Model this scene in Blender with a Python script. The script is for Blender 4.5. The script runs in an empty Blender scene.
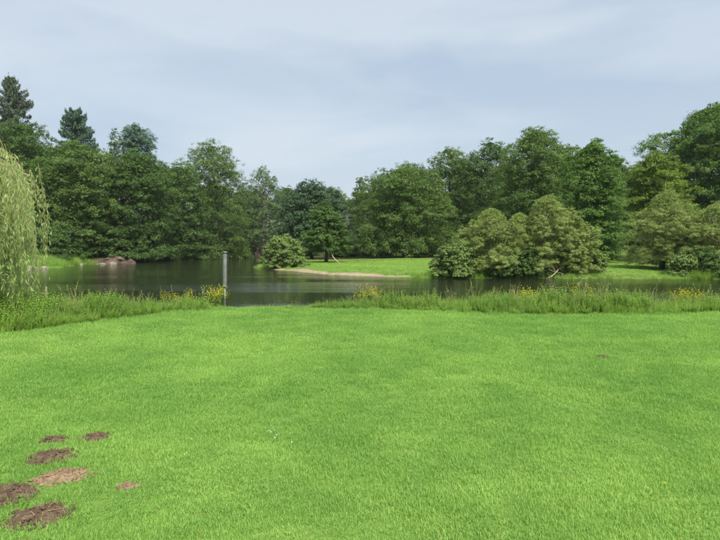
import bpy, math
import numpy as np
from mathutils import Vector

# ------------------------------------------------------------------ camera, sky, sun, exposure
scene = bpy.context.scene
F, CX, HZ, EYE = 540.0, 360.0, 247.0, 1.6          # focal length and horizon in 720x540 picture units
cam_d = bpy.data.cameras.new('camera')
cam_d.sensor_width = 36.0
cam_d.lens = 36.0 * F / 720.0
cam_d.clip_start, cam_d.clip_end = 0.05, 6000.0
cam = bpy.data.objects.new('camera', cam_d)
scene.collection.objects.link(cam)
cam.location = (0, 0, EYE)
cam.rotation_euler = (math.radians(90) - math.atan((270 - HZ) / F), 0, 0)
scene.camera = cam

SUN_EL, SUN_AZ = math.radians(51), math.radians(158)   # azimuth measured from +Y towards +X
sx, sy, sz = math.sin(SUN_AZ) * math.cos(SUN_EL), math.cos(SUN_AZ) * math.cos(SUN_EL), math.sin(SUN_EL)
world = bpy.data.worlds.new('World'); scene.world = world; world.use_nodes = True
wn, wl = world.node_tree.nodes, world.node_tree.links
wn.clear()
wo = wn.new('ShaderNodeOutputWorld'); bg = wn.new('ShaderNodeBackground'); bg.inputs['Strength'].default_value = 0.1
sky = wn.new('ShaderNodeTexSky'); sky.sky_type = 'NISHITA'; sky.sun_disc = False
sky.sun_elevation = SUN_EL; sky.sun_rotation = SUN_AZ
sky.air_density, sky.dust_density = 1.2, 3.0
tc = wn.new('ShaderNodeTexCoord')
mp = wn.new('ShaderNodeMapping'); mp.inputs['Scale'].default_value = (1.0, 1.0, 3.3); mp.inputs['Location'].default_value = (0.9, 0.35, 0.2)
n1 = wn.new('ShaderNodeTexNoise'); n1.inputs['Scale'].default_value = 2.1; n1.inputs['Detail'].default_value = 5; n1.inputs['Roughness'].default_value = 0.48; n1.inputs['Distortion'].default_value = 0.35
cr = wn.new('ShaderNodeValToRGB')
cr.color_ramp.elements[0].position, cr.color_ramp.elements[1].position = 0.40, 0.62
cr.color_ramp.elements[0].color = (1.68, 2.05, 2.48, 1)
cr.color_ramp.elements[1].color = (2.36, 2.60, 2.84, 1)
mx = wn.new('ShaderNodeMixRGB'); mx.inputs['Fac'].default_value = 0.88
wl.new(tc.outputs['Generated'], mp.inputs['Vector']); wl.new(mp.outputs[0], n1.inputs['Vector'])
wl.new(n1.outputs['Fac'], cr.inputs['Fac'])
sx3 = wn.new('ShaderNodeSeparateXYZ'); wl.new(tc.outputs['Generated'], sx3.inputs[0])
hz = wn.new('ShaderNodeMapRange'); hz.inputs['From Min'].default_value = 0.0; hz.inputs['From Max'].default_value = 0.3; hz.inputs['To Min'].default_value = 0.55; hz.inputs['To Max'].default_value = 0.0
wl.new(sx3.outputs[2], hz.inputs['Value'])                # hazy air whitens the whole horizon
hm_ = wn.new('ShaderNodeMixRGB'); hm_.inputs[2].default_value = (2.30, 2.55, 2.80, 1); wl.new(hz.outputs[0], hm_.inputs[0]); wl.new(cr.outputs[0], hm_.inputs[1])
wl.new(sky.outputs[0], mx.inputs[1]); wl.new(hm_.outputs[0], mx.inputs[2]); wl.new(mx.outputs[0], bg.inputs['Color'])
wl.new(bg.outputs[0], wo.inputs['Surface'])

sun_d = bpy.data.lights.new('sun', 'SUN'); sun_d.energy = 2.4; sun_d.angle = math.radians(12); sun_d.color = (1.0, 0.94, 0.84)
sun = bpy.data.objects.new('sun', sun_d); scene.collection.objects.link(sun)
sun.rotation_euler = Vector((sx, sy, sz)).to_track_quat('Z', 'Y').to_euler(); sun.location = (-30, -30, 60)
scene.view_settings.view_transform = 'Standard'; scene.view_settings.look = 'None'
scene.view_settings.gamma = 1; scene.view_settings.use_curve_mapping = False
scene.view_settings.exposure = 1.48
scene.cycles.max_bounces = 6; scene.cycles.transparent_max_bounces = 4
scene.cycles.diffuse_bounces = 3; scene.cycles.glossy_bounces = 2; scene.cycles.transmission_bounces = 3

# ------------------------------------------------------------------ helpers
C = scene.collection
RNG = np.random.default_rng

def px(x, D): return (x - CX) / F * D                # picture column at depth D -> world X
def pz(y, D): return EYE + (HZ - y) / F * D          # picture row at depth D -> world Z
def lawn_at(x, y, z=0.0):                            # picture point on level z -> world XY
    D = (EYE - z) * F / (y - HZ); return px(x, D), D

def link(o, parent=None):
    C.objects.link(o)
    if parent is not None: o.parent = parent
    return o
def tag(o, label=None, cat=None, group=None, kind=None):
    if label: o['label'] = label
    if cat: o['category'] = cat
    if group: o['group'] = group
    if kind: o['kind'] = kind
    return o
def empty(name, loc, rz=0.0):
    o = bpy.data.objects.new(name, None); o.empty_display_size = 0.3
    o.location = loc; o.rotation_euler = (0, 0, rz); C.objects.link(o); return o

def raw_mesh(name, verts, faces, mat=None, attrs=None, smooth=False):
    """verts (N,3); faces: (M,k) int array or list of such arrays"""
    me = bpy.data.meshes.new(name)
    verts = np.asarray(verts, np.float32)
    fl = faces if isinstance(faces, list) else [faces]
    fl = [np.asarray(f, np.int32) for f in fl if len(f)]
    me.vertices.add(len(verts)); me.vertices.foreach_set('co', verts.ravel())
    if fl:
        idx = np.concatenate([f.ravel() for f in fl])
        tot = np.concatenate([np.full(len(f), f.shape[1], np.int32) for f in fl])
        start = np.concatenate([[0], np.cumsum(tot)[:-1]]).astype(np.int32)
        me.loops.add(len(idx)); me.loops.foreach_set('vertex_index', idx)
        me.polygons.add(len(tot)); me.polygons.foreach_set('loop_start', start)
        me.update(calc_edges=True)
        me.polygons.foreach_set('use_smooth', np.full(len(tot), smooth))
    for k, v in (attrs or {}).items():
        v = np.asarray(v, np.float32)
        if v.ndim == 1:
            a = me.attributes.new(k, 'FLOAT', 'POINT'); a.data.foreach_set('value', v)
        else:
            a = me.attributes.new(k, 'FLOAT_VECTOR', 'POINT'); a.data.foreach_set('vector', v.ravel())
    if mat: me.materials.append(mat)
    me.update()
    return me
def mesh_obj(name, me, parent=None):
    return link(bpy.data.objects.new(name, me), parent)

class MB:                                            # collects tubes and shapes into one mesh
    def __init__(s): s.v, s.q, s.t, s.n, s.a = [], [], [], 0, []
    def add(s, v, q=None, t=None, a=0.5):
        s.v.append(np.asarray(v, float))
        if q is not None and len(q): s.q.append(np.asarray(q) + s.n)
        if t is not None and len(t): s.t.append(np.asarray(t) + s.n)
        s.a.append(np.full(len(v), a) if np.isscalar(a) else np.asarray(a)); s.n += len(v)
    def tube(s, P, R, k=6, cap=True, a=0.5):
        P = np.asarray(P, float); R = np.broadcast_to(np.asarray(R, float), (len(P),)); n = len(P)
        T = np.gradient(P, axis=0); T /= np.linalg.norm(T, axis=1)[:, None] + 1e-9
        ref = np.where(np.abs(T[:, 2:3]) > 0.9, [[1.0, 0, 0]], [[0, 0, 1.0]])
        A = np.cross(T, ref); A /= np.linalg.norm(A, axis=1)[:, None] + 1e-9
        B = np.cross(T, A)
        th = np.arange(k) / k * 2 * math.pi
        V = (P[:, None] + R[:, None, None] * (np.cos(th)[None, :, None] * A[:, None] + np.sin(th)[None, :, None] * B[:, None])).reshape(-1, 3)
        i, j = np.meshgrid(np.arange(n - 1), np.arange(k), indexing='ij')
        j2 = (j + 1) % k
        Q = np.stack([i * k + j, i * k + j2, (i + 1) * k + j2, (i + 1) * k + j], -1).reshape(-1, 4)
        t = []
        if cap:
            V = np.vstack([V, P[0], P[-1]]); c0, c1 = n * k, n * k + 1
            for m in range(k):
                t.append((c0, (m + 1) % k, m)); t.append((c1, (n - 1) * k + m, (n - 1) * k + (m + 1) % k))
        s.add(V, Q, t, a)
    def mesh(s, name, mat, smooth=False):
        f = []
        if s.q: f.append(np.concatenate(s.q))
        if s.t: f.append(np.concatenate(s.t))
        return raw_mesh(name, np.concatenate(s.v), f, mat, {'tint': np.concatenate(s.a)}, smooth)

_perm = RNG(5).random((64, 64))
def vnoise(x, y, sc=1.0, oc=3):                       # smooth tiling value noise, 0..1
    x, y = np.asarray(x, float) * sc, np.asarray(y, float) * sc
    out, amp, tot = 0.0, 1.0, 0.0
    for o in range(oc):
        xi, yi = np.floor(x).astype(int), np.floor(y).astype(int)
        fx, fy = x - xi, y - yi
        fx, fy = fx * fx * (3 - 2 * fx), fy * fy * (3 - 2 * fy)
        a, b = _perm[xi % 64, yi % 64], _perm[(xi + 1) % 64, yi % 64]
        c, d = _perm[xi % 64, (yi + 1) % 64], _perm[(xi + 1) % 64, (yi + 1) % 64]
        out = out + amp * ((a * (1 - fx) + b * fx) * (1 - fy) + (c * (1 - fx) + d * fx) * fy)
        tot += amp; amp *= 0.5; x, y = x * 2.03 + 11.3, y * 2.03 + 5.7
    return out / tot
def sstep(a, b, x):
    t = np.clip((np.asarray(x, float) - a) / (b - a), 0, 1); return t * t * (3 - 2 * t)

# ------------------------------------------------------------------ materials
def new_mat(name):
    m = bpy.data.materials.new(name); m.use_nodes = True
    nt = m.node_tree; nt.nodes.clear()
    return m, nt.nodes, nt.links
def leaf_mat(name, dark, light, transl=0.4, rough=0.55, instanced=False, tint2=None, spec=0.25):
    m, N, L = new_mat(name)
    out = N.new('ShaderNodeOutputMaterial')
    at = N.new('ShaderNodeAttribute'); at.attribute_name = 'tint'
    ramp = N.new('ShaderNodeValToRGB')
    ramp.color_ramp.elements[0].color = (*dark, 1); ramp.color_ramp.elements[1].color = (*light, 1)
    L.new(at.outputs['Fac'], ramp.inputs['Fac'])
    col = ramp.outputs[0]
    if instanced:                                     # second, per-plant colour
        ai = N.new('ShaderNodeAttribute'); ai.attribute_type = 'INSTANCER'; ai.attribute_name = 'patch'
        r2 = N.new('ShaderNodeValToRGB')
        r2.color_ramp.elements[0].color = (*tint2[0], 1); r2.color_ramp.elements[1].color = (*tint2[1], 1)
        L.new(ai.outputs['Fac'], r2.inputs['Fac'])
        mu = N.new('ShaderNodeMixRGB'); mu.blend_type = 'MULTIPLY'; mu.inputs[0].default_value = 1.0
        L.new(col, mu.inputs[1]); L.new(r2.outputs[0], mu.inputs[2]); col = mu.outputs[0]
    pb = N.new('ShaderNodeBsdfPrincipled'); pb.inputs['Roughness'].default_value = rough
    pb.inputs['Specular IOR Level'].default_value = spec
    tr = N.new('ShaderNodeBsdfTranslucent'); ms = N.new('ShaderNodeMixShader'); ms.inputs[0].default_value = transl
    hs = N.new('ShaderNodeHueSaturation'); hs.inputs['Value'].default_value = 1.25; hs.inputs['Saturation'].default_value = 1.1; hs.inputs['Hue'].default_value = 0.49
    L.new(col, pb.inputs['Base Color']); L.new(col, hs.inputs['Color']); L.new(hs.outputs[0], tr.inputs['Color'])
    L.new(pb.outputs[0], ms.inputs[1]); L.new(tr.outputs[0], ms.inputs[2]); L.new(ms.outputs[0], out.inputs['Surface'])
    return m
def noise_mat(name, stops, scale, rough=0.9, bump=0.0, bscale=None, detail=6, spec=0.2, coord='Object', bdist=0.02):
    m, N, L = new_mat(name)
    out = N.new('ShaderNodeOutputMaterial'); pb = N.new('ShaderNodeBsdfPrincipled')
    tc = N.new('ShaderNodeTexCoord'); no = N.new('ShaderNodeTexNoise')
    no.inputs['Scale'].default_value = scale; no.inputs['Detail'].default_value = detail; no.inputs['Roughness'].default_value = 0.65
    L.new(tc.outputs[coord], no.inputs['Vector'])
    r = N.new('ShaderNodeValToRGB'); e = r.color_ramp.elements
    e[0].position, e[0].color = stops[0][0], (*stops[0][1], 1); e[1].position, e[1].color = stops[-1][0], (*stops[-1][1], 1)
    for p, c in stops[1:-1]:
        q = e.new(p); q.color = (*c, 1)
    L.new(no.outputs['Fac'], r.inputs['Fac']); L.new(r.outputs[0], pb.inputs['Base Color'])
    pb.inputs['Roughness'].default_value = rough; pb.inputs['Specular IOR Level'].default_value = spec
    if bump:
        nb = N.new('ShaderNodeTexNoise'); nb.inputs['Scale'].default_value = bscale or scale * 3; nb.inputs['Detail'].default_value = 6
        L.new(tc.outputs[coord], nb.inputs['Vector'])
        b = N.new('ShaderNodeBump'); b.inputs['Strength'].default_value = bump; b.inputs['Distance'].default_value = bdist
        L.new(nb.outputs['Fac'], b.inputs['Height']); L.new(b.outputs[0], pb.inputs['Normal'])
    L.new(pb.outputs[0], out.inputs['Surface'])
    return m

M = {}
M['mid']     = leaf_mat('foliage_mid_green', (0.064, 0.124, 0.028), (0.167, 0.265, 0.060))
M['deep']    = leaf_mat('foliage_deep_green', (0.047, 0.097, 0.025), (0.133, 0.231, 0.052))
M['blue']    = leaf_mat('foliage_dark_bluish', (0.031, 0.067, 0.030), (0.081, 0.143, 0.059), 0.2)
M['bright']  = leaf_mat('foliage_bright_green', (0.072, 0.144, 0.030), (0.164, 0.288, 0.058))
M['yellow']  = leaf_mat('foliage_yellow_green', (0.092, 0.160, 0.024), (0.213, 0.310, 0.047))
M['airy']    = leaf_mat('foliage_pale_green', (0.078, 0.138, 0.048), (0.173, 0.259, 0.095))
M['willow']  = leaf_mat('foliage_grey_willow', (0.155, 0.220, 0.052), (0.315, 0.400, 0.115), 0.25)
M['bush']    = leaf_mat('foliage_bush_green', (0.094, 0.159, 0.040), (0.226, 0.328, 0.086), 0.25)
M['conifer'] = leaf_mat('needles_grey_green', (0.067, 0.109, 0.065), (0.186, 0.234, 0.138), 0.1)
M['conifer2']= leaf_mat('needles_blue_green', (0.053, 0.113, 0.073), (0.154, 0.250, 0.150), 0.1)
M['weeping'] = leaf_mat('foliage_weeping_willow', (0.218, 0.323, 0.090), (0.446, 0.566, 0.226), 0.35)
M['lawn']    = leaf_mat('lawn_blades', (0.180, 0.359, 0.068), (0.358, 0.573, 0.168), 0.4, 0.5, True, ((0.66, 0.76, 0.62), (1.18, 1.10, 1.0)))
_r = M['lawn'].node_tree.nodes['Color Ramp'].color_ramp; _r.elements[1].position = 0.9
_e = _r.elements.new(1.0); _e.color = (0.50, 0.43, 0.20, 1)      # dry blades
M['verge']   = leaf_mat('verge_blades', (0.164, 0.310, 0.058), (0.340, 0.538, 0.127), 0.35, 0.5, True, ((0.75, 0.8, 0.7), (1.2, 1.1, 1.0)))
M['herb']    = leaf_mat('herb_leaves', (0.153, 0.294, 0.054), (0.344, 0.538, 0.124), 0.3, 0.5, True, ((0.75, 0.8, 0.7), (1.2, 1.1, 1.0)))
M['seed']    = leaf_mat('seed_heads', (0.216, 0.240, 0.104), (0.414, 0.420, 0.209), 0.3, 0.7, True, ((0.9, 0.9, 0.8), (1.1, 1.05, 1.0)))
M['plant']   = leaf_mat('plant_leaves', (0.10, 0.19, 0.03), (0.22, 0.34, 0.07), 0.3)
M['petal']   = leaf_mat('yellow_petals', (0.72, 0.68, 0.03), (0.86, 0.84, 0.10), 0.3, 0.6)
M['white_petal'] = leaf_mat('white_petals', (0.45, 0.47, 0.36), (0.72, 0.72, 0.62), 0.3, 0.6)
M['straw']   = leaf_mat('dry_straw', (0.25, 0.19, 0.09), (0.46, 0.38, 0.20), 0.2, 0.7)
M['bark']    = noise_mat('bark', [(0.3, (0.030, 0.024, 0.018)), (0.7, (0.095, 0.078, 0.060))], 3.0, 0.95, 0.6, 9, bdist=0.06)
M['bark_pale'] = noise_mat('bark_pale', [(0.3, (0.11, 0.095, 0.075)), (0.7, (0.26, 0.23, 0.19))], 3.0, 0.95, 0.5, 9, bdist=0.05)
M['dead']    = noise_mat('bare_wood', [(0.3, (0.22, 0.18, 0.13)), (0.7, (0.42, 0.36, 0.28))], 6.0, 0.9, 0.4, 20)
M['soil']    = noise_mat('dark_soil', [(0.3, (0.055, 0.037, 0.024)), (0.55, (0.115, 0.079, 0.052)), (0.75, (0.200, 0.145, 0.098))], 22, 0.95, 0.8, 90, bdist=0.012)
M['soil_tan'] = noise_mat('dry_soil', [(0.3, (0.115, 0.078, 0.046)), (0.5, (0.225, 0.158, 0.098)), (0.72, (0.350, 0.262, 0.172))], 25, 0.95, 0.8, 90, bdist=0.012)
M['clay']    = noise_mat('clay_bank', [(0.3, (0.036, 0.026, 0.020)), (0.5, (0.088, 0.064, 0.048)), (0.72, (0.180, 0.136, 0.105))], 0.9, 0.95, 0.8, 3.5, bdist=0.15)
M['rock']    = noise_mat('pale_rock', [(0.3, (0.15, 0.13, 0.105)), (0.7, (0.33, 0.30, 0.25))], 3.0, 0.85, 0.5, 12, bdist=0.03)
M['steel']   = noise_mat('grey_metal', [(0.35, (0.27, 0.28, 0.29)), (0.65, (0.42, 0.43, 0.44))], 7.0, 0.38, 0.1, 30, spec=0.5, bdist=0.004)
M['steel'].node_tree.nodes['Principled BSDF'].inputs['Metallic'].default_value = 0.75
M['steel_dark'] = noise_mat('dull_metal', [(0.35, (0.13, 0.135, 0.14)), (0.65, (0.21, 0.215, 0.22))], 9.0, 0.5, 0.1, 30, spec=0.5, bdist=0.004)
M['steel_dark'].node_tree.nodes['Principled BSDF'].inputs['Metallic'].default_value = 0.6

# ------------------------------------------------------------------ the river and the lie of the land
WATER = -1.0
near_shore = [(-160, -60), (-60, -20), (-25, 0), (-15, 7.5), (-11.0, 11.6), (-8.0, 13.6), (-6, 15.0), (-4.2, 16.2), (-1.5, 16.4), (1, 16.1), (3, 15.7), (6, 15.5), (12, 15.8), (30, 16), (220, 12)]
far_shore = [(220, 52), (90, 47), (35, 44.4), (28, 43.8), (19, 44.6), (15, 45.2), (8, 45.2), (3.4, 46.8), (0, 48.5), (-3, 51), (-6.5, 57), (-10.5, 63.5), (-13.0, 68.5), (-13.4, 71), (-13.0, 76), (-16, 100), (-23, 158), (-34, 160), (-34, 128), (-39.5, 110), (-38.5, 96), (-39, 88), (-42.5, 82), (-38, 69), (-42, 64), (-70, 66), (-160, 78)]
RIVER = np.array(near_shore + far_shore, float)
LAWN = np.array([(-14, -20), (-9.5, 4), (-6.7, 9.6), (-6.0, 10.5), (-5.5, 11.5), (-4.9, 12.5), (-4, 13.45), (-3.3, 14.15), (-1.5, 13.95), (1, 13.5), (2.2, 13.0), (3.2, 12.6), (5, 12.55), (8.7, 13.0), (14, 13.3), (40, 13.6), (60, 13.6), (60, -20)], float)
def sdist(poly, x, y):                                # positive outside
    x, y = np.asarray(x, float), np.asarray(y, float)
    best = np.full(x.shape, 1e9); ins = np.zeros(x.shape, bool)
    for (ax, ay), (bx, by) in zip(poly, np.roll(poly, -1, axis=0)):
        ex, ey = bx - ax, by - ay
        t = np.clip(((x - ax) * ex + (y - ay) * ey) / (ex * ex + ey * ey), 0, 1)
        best = np.minimum(best, np.hypot(x - ax - t * ex, y - ay - t * ey))
        if ay != by:
            c = ((ay > y) != (by > y)) & (x < (bx - ax) * (y - ay) / (by - ay) + ax); ins ^= c
    return np.where(ins, -best, best)
def shore(x, y):
    return sdist(RIVER, x, y) + (vnoise(x, y, 0.45, 3) - 0.5) * np.where(np.asarray(y) > 30, 1.5, 0.7)
def height(x, y):
    x, y = np.asarray(x, float), np.asarray(y, float)
    d = shore(x, y)
    under = -1.02 - 0.6 * sstep(0, 3, -d)
    near = -1.0 + 1.0 * sstep(0.0, 2.2, d) + (vnoise(x, y, 0.7, 2) - 0.5) * 0.05 * sstep(0, 3, d)
    left = sstep(-20, -26, x) * sstep(55, 60, y)
    far = -1.0 + 0.14 * sstep(0, 0.8, d) + 0.34 * sstep(0.8, 5, d) + 0.3 * sstep(5, 28, d) + (vnoise(x, y, 0.25, 3) - 0.5) * 0.25 * sstep(1, 6, d)
    far = far + left * (0.5 * sstep(0, 3.5, d) + 5.0 * sstep(14, 90, d))
    far = far + 3.0 * sstep(95, 260, y) * (1 - left)
    return np.where(d < 0, under, np.where(y < 30, near, far))
def h1(x, y): return float(height(np.array([x]), np.array([y]))[0])

def axis(spans):
    out = []
    for a, b, s in spans: out.append(np.arange(a, b, s))
    return np.concatenate(out + [[spans[-1][1]]])
gx = axis([(-1600, -400, 200), (-400, -160, 40), (-160, -60, 5), (-60, -20, 1.0), (-20, 20, 0.35), (20, 70, 1.2), (70, 160, 6), (160, 400, 40), (400, 1600, 200)])
gy = axis([(-300, -40, 60), (-40, 0, 2), (0, 20, 0.35), (20, 42, 1.6), (42, 72, 0.6), (72, 175, 1.8), (175, 300, 12), (300, 2400, 210)])
GX, GY = np.meshgrid(gx, gy)
GXf, GYf = GX.ravel(), GY.ravel()
GZ = height(GXf, GYf)
dsh, dlw = shore(GXf, GYf), sdist(LAWN, GXf, GYf)
nfar = GYf > 30
wob = vnoise(GXf, GYf, 0.35, 3) - 0.5
leftm = sstep(-20, -26, GXf) * sstep(55, 60, GYf)
# what covers the ground: sand of the beach, mown grass, bare forest soil
sand = np.where(nfar, sstep(-0.4, 0.3, dsh) * (1 - sstep(0.7, 1.9, dsh + wob * 3.2)) * sstep(-13, -10.5, GXf) * (1 - sstep(2.5, 5.5, GXf)), 0.0)
sand = np.maximum(sand, 0.55 * nfar * sstep(16.5, 18, GXf) * (1 - sstep(24, 26, GXf)) * sstep(0, 0.5, dsh) * (1 - sstep(1.5, 3.0, dsh + wob * 2)))
grove = np.where(nfar, np.maximum(leftm * sstep(3.0, 7.0, dsh), sstep(72, 92, GYf + wob * 20)), 0.0)
grove = np.maximum(grove, nfar * sstep(28, 36, GXf))
cover = np.stack([sand, grove, np.where(nfar, 0.0, sstep(0.1, 1.0, dlw))], 1)
ny, nx = GX.shape
I, J = np.meshgrid(np.arange(ny - 1), np.arange(nx - 1), indexing='ij')
gf = np.stack([I * nx + J, I * nx + J + 1, (I + 1) * nx + J + 1, (I + 1) * nx + J], -1).reshape(-1, 4)

m, N, L = new_mat('ground_cover'); M['ground'] = m
out = N.new('ShaderNodeOutputMaterial'); pb = N.new('ShaderNodeBsdfPrincipled'); pb.inputs['Roughness'].default_value = 0.95; pb.inputs['Specular IOR Level'].default_value = 0.1
tc = N.new('ShaderNodeTexCoord'); at = N.new('ShaderNodeAttribute'); at.attribute_name = 'cover'
sp = N.new('ShaderNodeSeparateXYZ'); L.new(at.outputs['Vector'], sp.inputs[0])
def nz(scale, det, c0, c1, p0=0.35, p1=0.65):
    n = N.new('ShaderNodeTexNoise'); n.inputs['Scale'].default_value = scale; n.inputs['Detail'].default_value = det; n.inputs['Roughness'].default_value = 0.65
    L.new(tc.outputs['Object'], n.inputs['Vector'])
    r = N.new('ShaderNodeValToRGB'); r.color_ramp.elements[0].position, r.color_ramp.elements[1].position = p0, p1
    r.color_ramp.elements[0].color = (*c0, 1); r.color_ramp.elements[1].color = (*c1, 1)
    L.new(n.outputs['Fac'], r.inputs['Fac']); return r.outputs[0], n
grass_c, _ = nz(1.3, 10, (0.085, 0.165, 0.028), (0.145, 0.250, 0.048))
soil_c, _ = nz(0.8, 8, (0.030, 0.034, 0.014), (0.070, 0.075, 0.028))
verge_c, _ = nz(2.5, 8, (0.045, 0.075, 0.018), (0.085, 0.130, 0.030))
sand_c, _ = nz(1.8, 10, (0.23, 0.17, 0.115), (0.42, 0.335, 0.24), 0.3, 0.7)
def mixc(f, a, b):
    k = N.new('ShaderNodeMixRGB'); L.new(f, k.inputs[0]); L.new(a, k.inputs[1]); L.new(b, k.inputs[2]); return k.outputs[0]
c = mixc(sp.outputs[1], grass_c, soil_c); c = mixc(sp.outputs[2], c, verge_c); c = mixc(sp.outputs[0], c, sand_c)
L.new(c, pb.inputs['Base Color'])
nb = N.new('ShaderNodeTexNoise'); nb.inputs['Scale'].default_value = 14; nb.inputs['Detail'].default_value = 8
L.new(tc.outputs['Object'], nb.inputs['Vector'])
bu = N.new('ShaderNodeBump'); bu.inputs['Strength'].default_value = 0.6; bu.inputs['Distance'].default_value = 0.06
L.new(nb.outputs['Fac'], bu.inputs['Height']); L.new(bu.outputs[0], pb.inputs['Normal']); L.new(pb.outputs[0], out.inputs['Surface'])
ground = mesh_obj('ground', raw_mesh('ground', np.stack([GXf, GYf, GZ], 1), gf, M['ground'], {'cover': cover}, True))
tag(ground, 'grassy land on both sides of the river', 'ground', kind='structure')

# water: one sheet, rippled where the current runs
m, N, L = new_mat('river_water')
out = N.new('ShaderNodeOutputMaterial'); pb = N.new('ShaderNodeBsdfPrincipled')
pb.inputs['Base Color'].default_value = (0.016, 0.020, 0.011, 1); pb.inputs['Roughness'].default_value = 0.05; pb.inputs['IOR'].default_value = 1.33
tc = N.new('ShaderNodeTexCoord')
def wv(scale, sxyz, det):
    mp_ = N.new('ShaderNodeMapping'); mp_.inputs['Scale'].default_value = sxyz
    n = N.new('ShaderNodeTexNoise'); n.inputs['Scale'].default_value = scale; n.inputs['Detail'].default_value = det; n.inputs['Roughness'].default_value = 0.6
    L.new(tc.outputs['Object'], mp_.inputs[0]); L.new(mp_.outputs[0], n.inputs['Vector']); return n.outputs['Fac']
small, large, mask = wv(4.0, (0.5, 1.4, 1), 4), wv(1.1, (0.45, 1.3, 1), 4), wv(0.16, (0.22, 1.25, 1), 5)
mr = N.new('ShaderNodeMapRange'); mr.inputs['From Min'].default_value = 0.42; mr.inputs['From Max'].default_value = 0.60
mr.inputs['To Min'].default_value = 0.05; mr.inputs['To Max'].default_value = 0.5
L.new(mask, mr.inputs['Value'])
b1 = N.new('ShaderNodeBump'); b1.inputs['Distance'].default_value = 0.05; L.new(small, b1.inputs['Height']); L.new(mr.outputs[0], b1.inputs['Strength'])
b2 = N.new('ShaderNodeBump'); b2.inputs['Distance'].default_value = 0.10; b2.inputs['Strength'].default_value = 0.16; L.new(large, b2.inputs['Height'])
L.new(b1.outputs[0], b2.inputs['Normal']); L.new(b2.outputs[0], pb.inputs['Normal']); L.new(pb.outputs[0], out.inputs['Surface'])
wx, wy = np.meshgrid(np.linspace(-180, 230, 42), np.linspace(-65, 172, 25))
I, J = np.meshgrid(np.arange(24), np.arange(41), indexing='ij')
wf = np.stack([I * 42 + J, I * 42 + J + 1, (I + 1) * 42 + J + 1, (I + 1) * 42 + J], -1).reshape(-1, 4)
water = mesh_obj('river_water', raw_mesh('river_water', np.stack([wx.ravel(), wy.ravel(), np.full(wx.size, WATER)], 1), wf, m, None, True))
tag(water, 'dark slow river with fine ripples', 'river', kind='structure')

# clay river banks, worn bare by the current
def clay_bank(x0, y0, x1, y1, hgt, seed, label):
    n, k = 60, 16
    s = np.linspace(0, 1, n); t = np.linspace(0, 1, k)
    S, T = np.meshgrid(s, t, indexing='ij')
    nrm = np.array([-(y1 - y0), x1 - x0]); nrm = nrm / np.hypot(*nrm)
    if nrm[1] < 0: nrm = -nrm
    env = np.clip(np.sin(S * math.pi), 0, 1) ** 0.35
    prof = T * 1.2
    inn = prof * (0.6 + 0.8 * vnoise(S * 7 + seed, T * 5, 1, 3)) + 2.2 * (vnoise(S * 4 + seed * 3, T * 1.0, 1, 2) - 0.5)
    Z = WATER - 0.1 + env * hgt * (T ** 0.9) * (0.75 + 0.5 * vnoise(S * 6 + seed, S * 0, 1, 2)) + 0.45 * (vnoise(S * 22, T * 7 + seed, 1, 3) - 0.5) * env * T
    X = x0 + (x1 - x0) * S + nrm[0] * (inn - 0.3); Y = y0 + (y1 - y0) * S + nrm[1] * (inn - 0.3)
    V = np.stack([X, Y, Z], -1).reshape(-1, 3)
    back = np.stack([X[:, -1] + nrm[0] * 4, Y[:, -1] + nrm[1] * 4, Z[:, -1] - 0.3], -1)
    V = np.vstack([V, back])
    I, J = np.meshgrid(np.arange(n - 1), np.arange(k - 1), indexing='ij')
    Q = np.stack([I * k + J, (I + 1) * k + J, (I + 1) * k + J + 1, I * k + J + 1], -1).reshape(-1, 4)
    i = np.arange(n - 1)
    Q2 = np.stack([i * k + k - 1, (i + 1) * k + k - 1, n * k + i + 1, n * k + i], -1)
    o = mesh_obj('clay_bank', raw_mesh('clay_bank', V, [Q, Q2], M['clay'], None, False))
    tag(o, label, 'river bank', kind='structure'); return o
clay_bank(-42.8, 84.2, -36.3, 87.6, 1.1, 3, 'bare pinkish brown clay bank beneath overhanging trees')
clay_bank(-36, 156, -22, 158, 4.2, 8, 'bare reddish clay bank at the far end of the inlet')

# ------------------------------------------------------------------ trees
def leaf_cards(c, nrm, length, width, tint, rng):
    n = len(c)
    nrm = nrm / (np.linalg.norm(nrm, axis=1)[:, None] + 1e-9)
    r = rng.normal(size=(n, 3)); t = r - (r * nrm).sum(1)[:, None] * nrm; t /= np.linalg.norm(t, axis=1)[:, None] + 1e-9
    b = np.cross(nrm, t)
    L_, W_ = np.broadcast_to(length, (n,))[:, None], np.broadcast_to(width, (n,))[:, None]
    dr = nrm * L_ * 0.13
    V = np.stack([c - t * L_ / 2 - dr, c + t * L_ * 0.1 + b * W_ / 2, c + t * L_ * 0.4 - b * W_ / 2 - dr * 0.5], 1).reshape(-1, 3)
    return V, np.arange(n * 3).reshape(n, 3), np.repeat(tint, 3)

def limb_path(a, b, rng, sag=0.15, k=6):
    a, b = np.asarray(a, float), np.asarray(b, float); s = np.linspace(0, 1, k)[:, None]
    ln = np.linalg.norm(b - a); mid = rng.normal(size=3) * ln * 0.07; mid[2] += ln * sag
    return a + (b - a) * s + mid * np.sin(s * math.pi)

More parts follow.
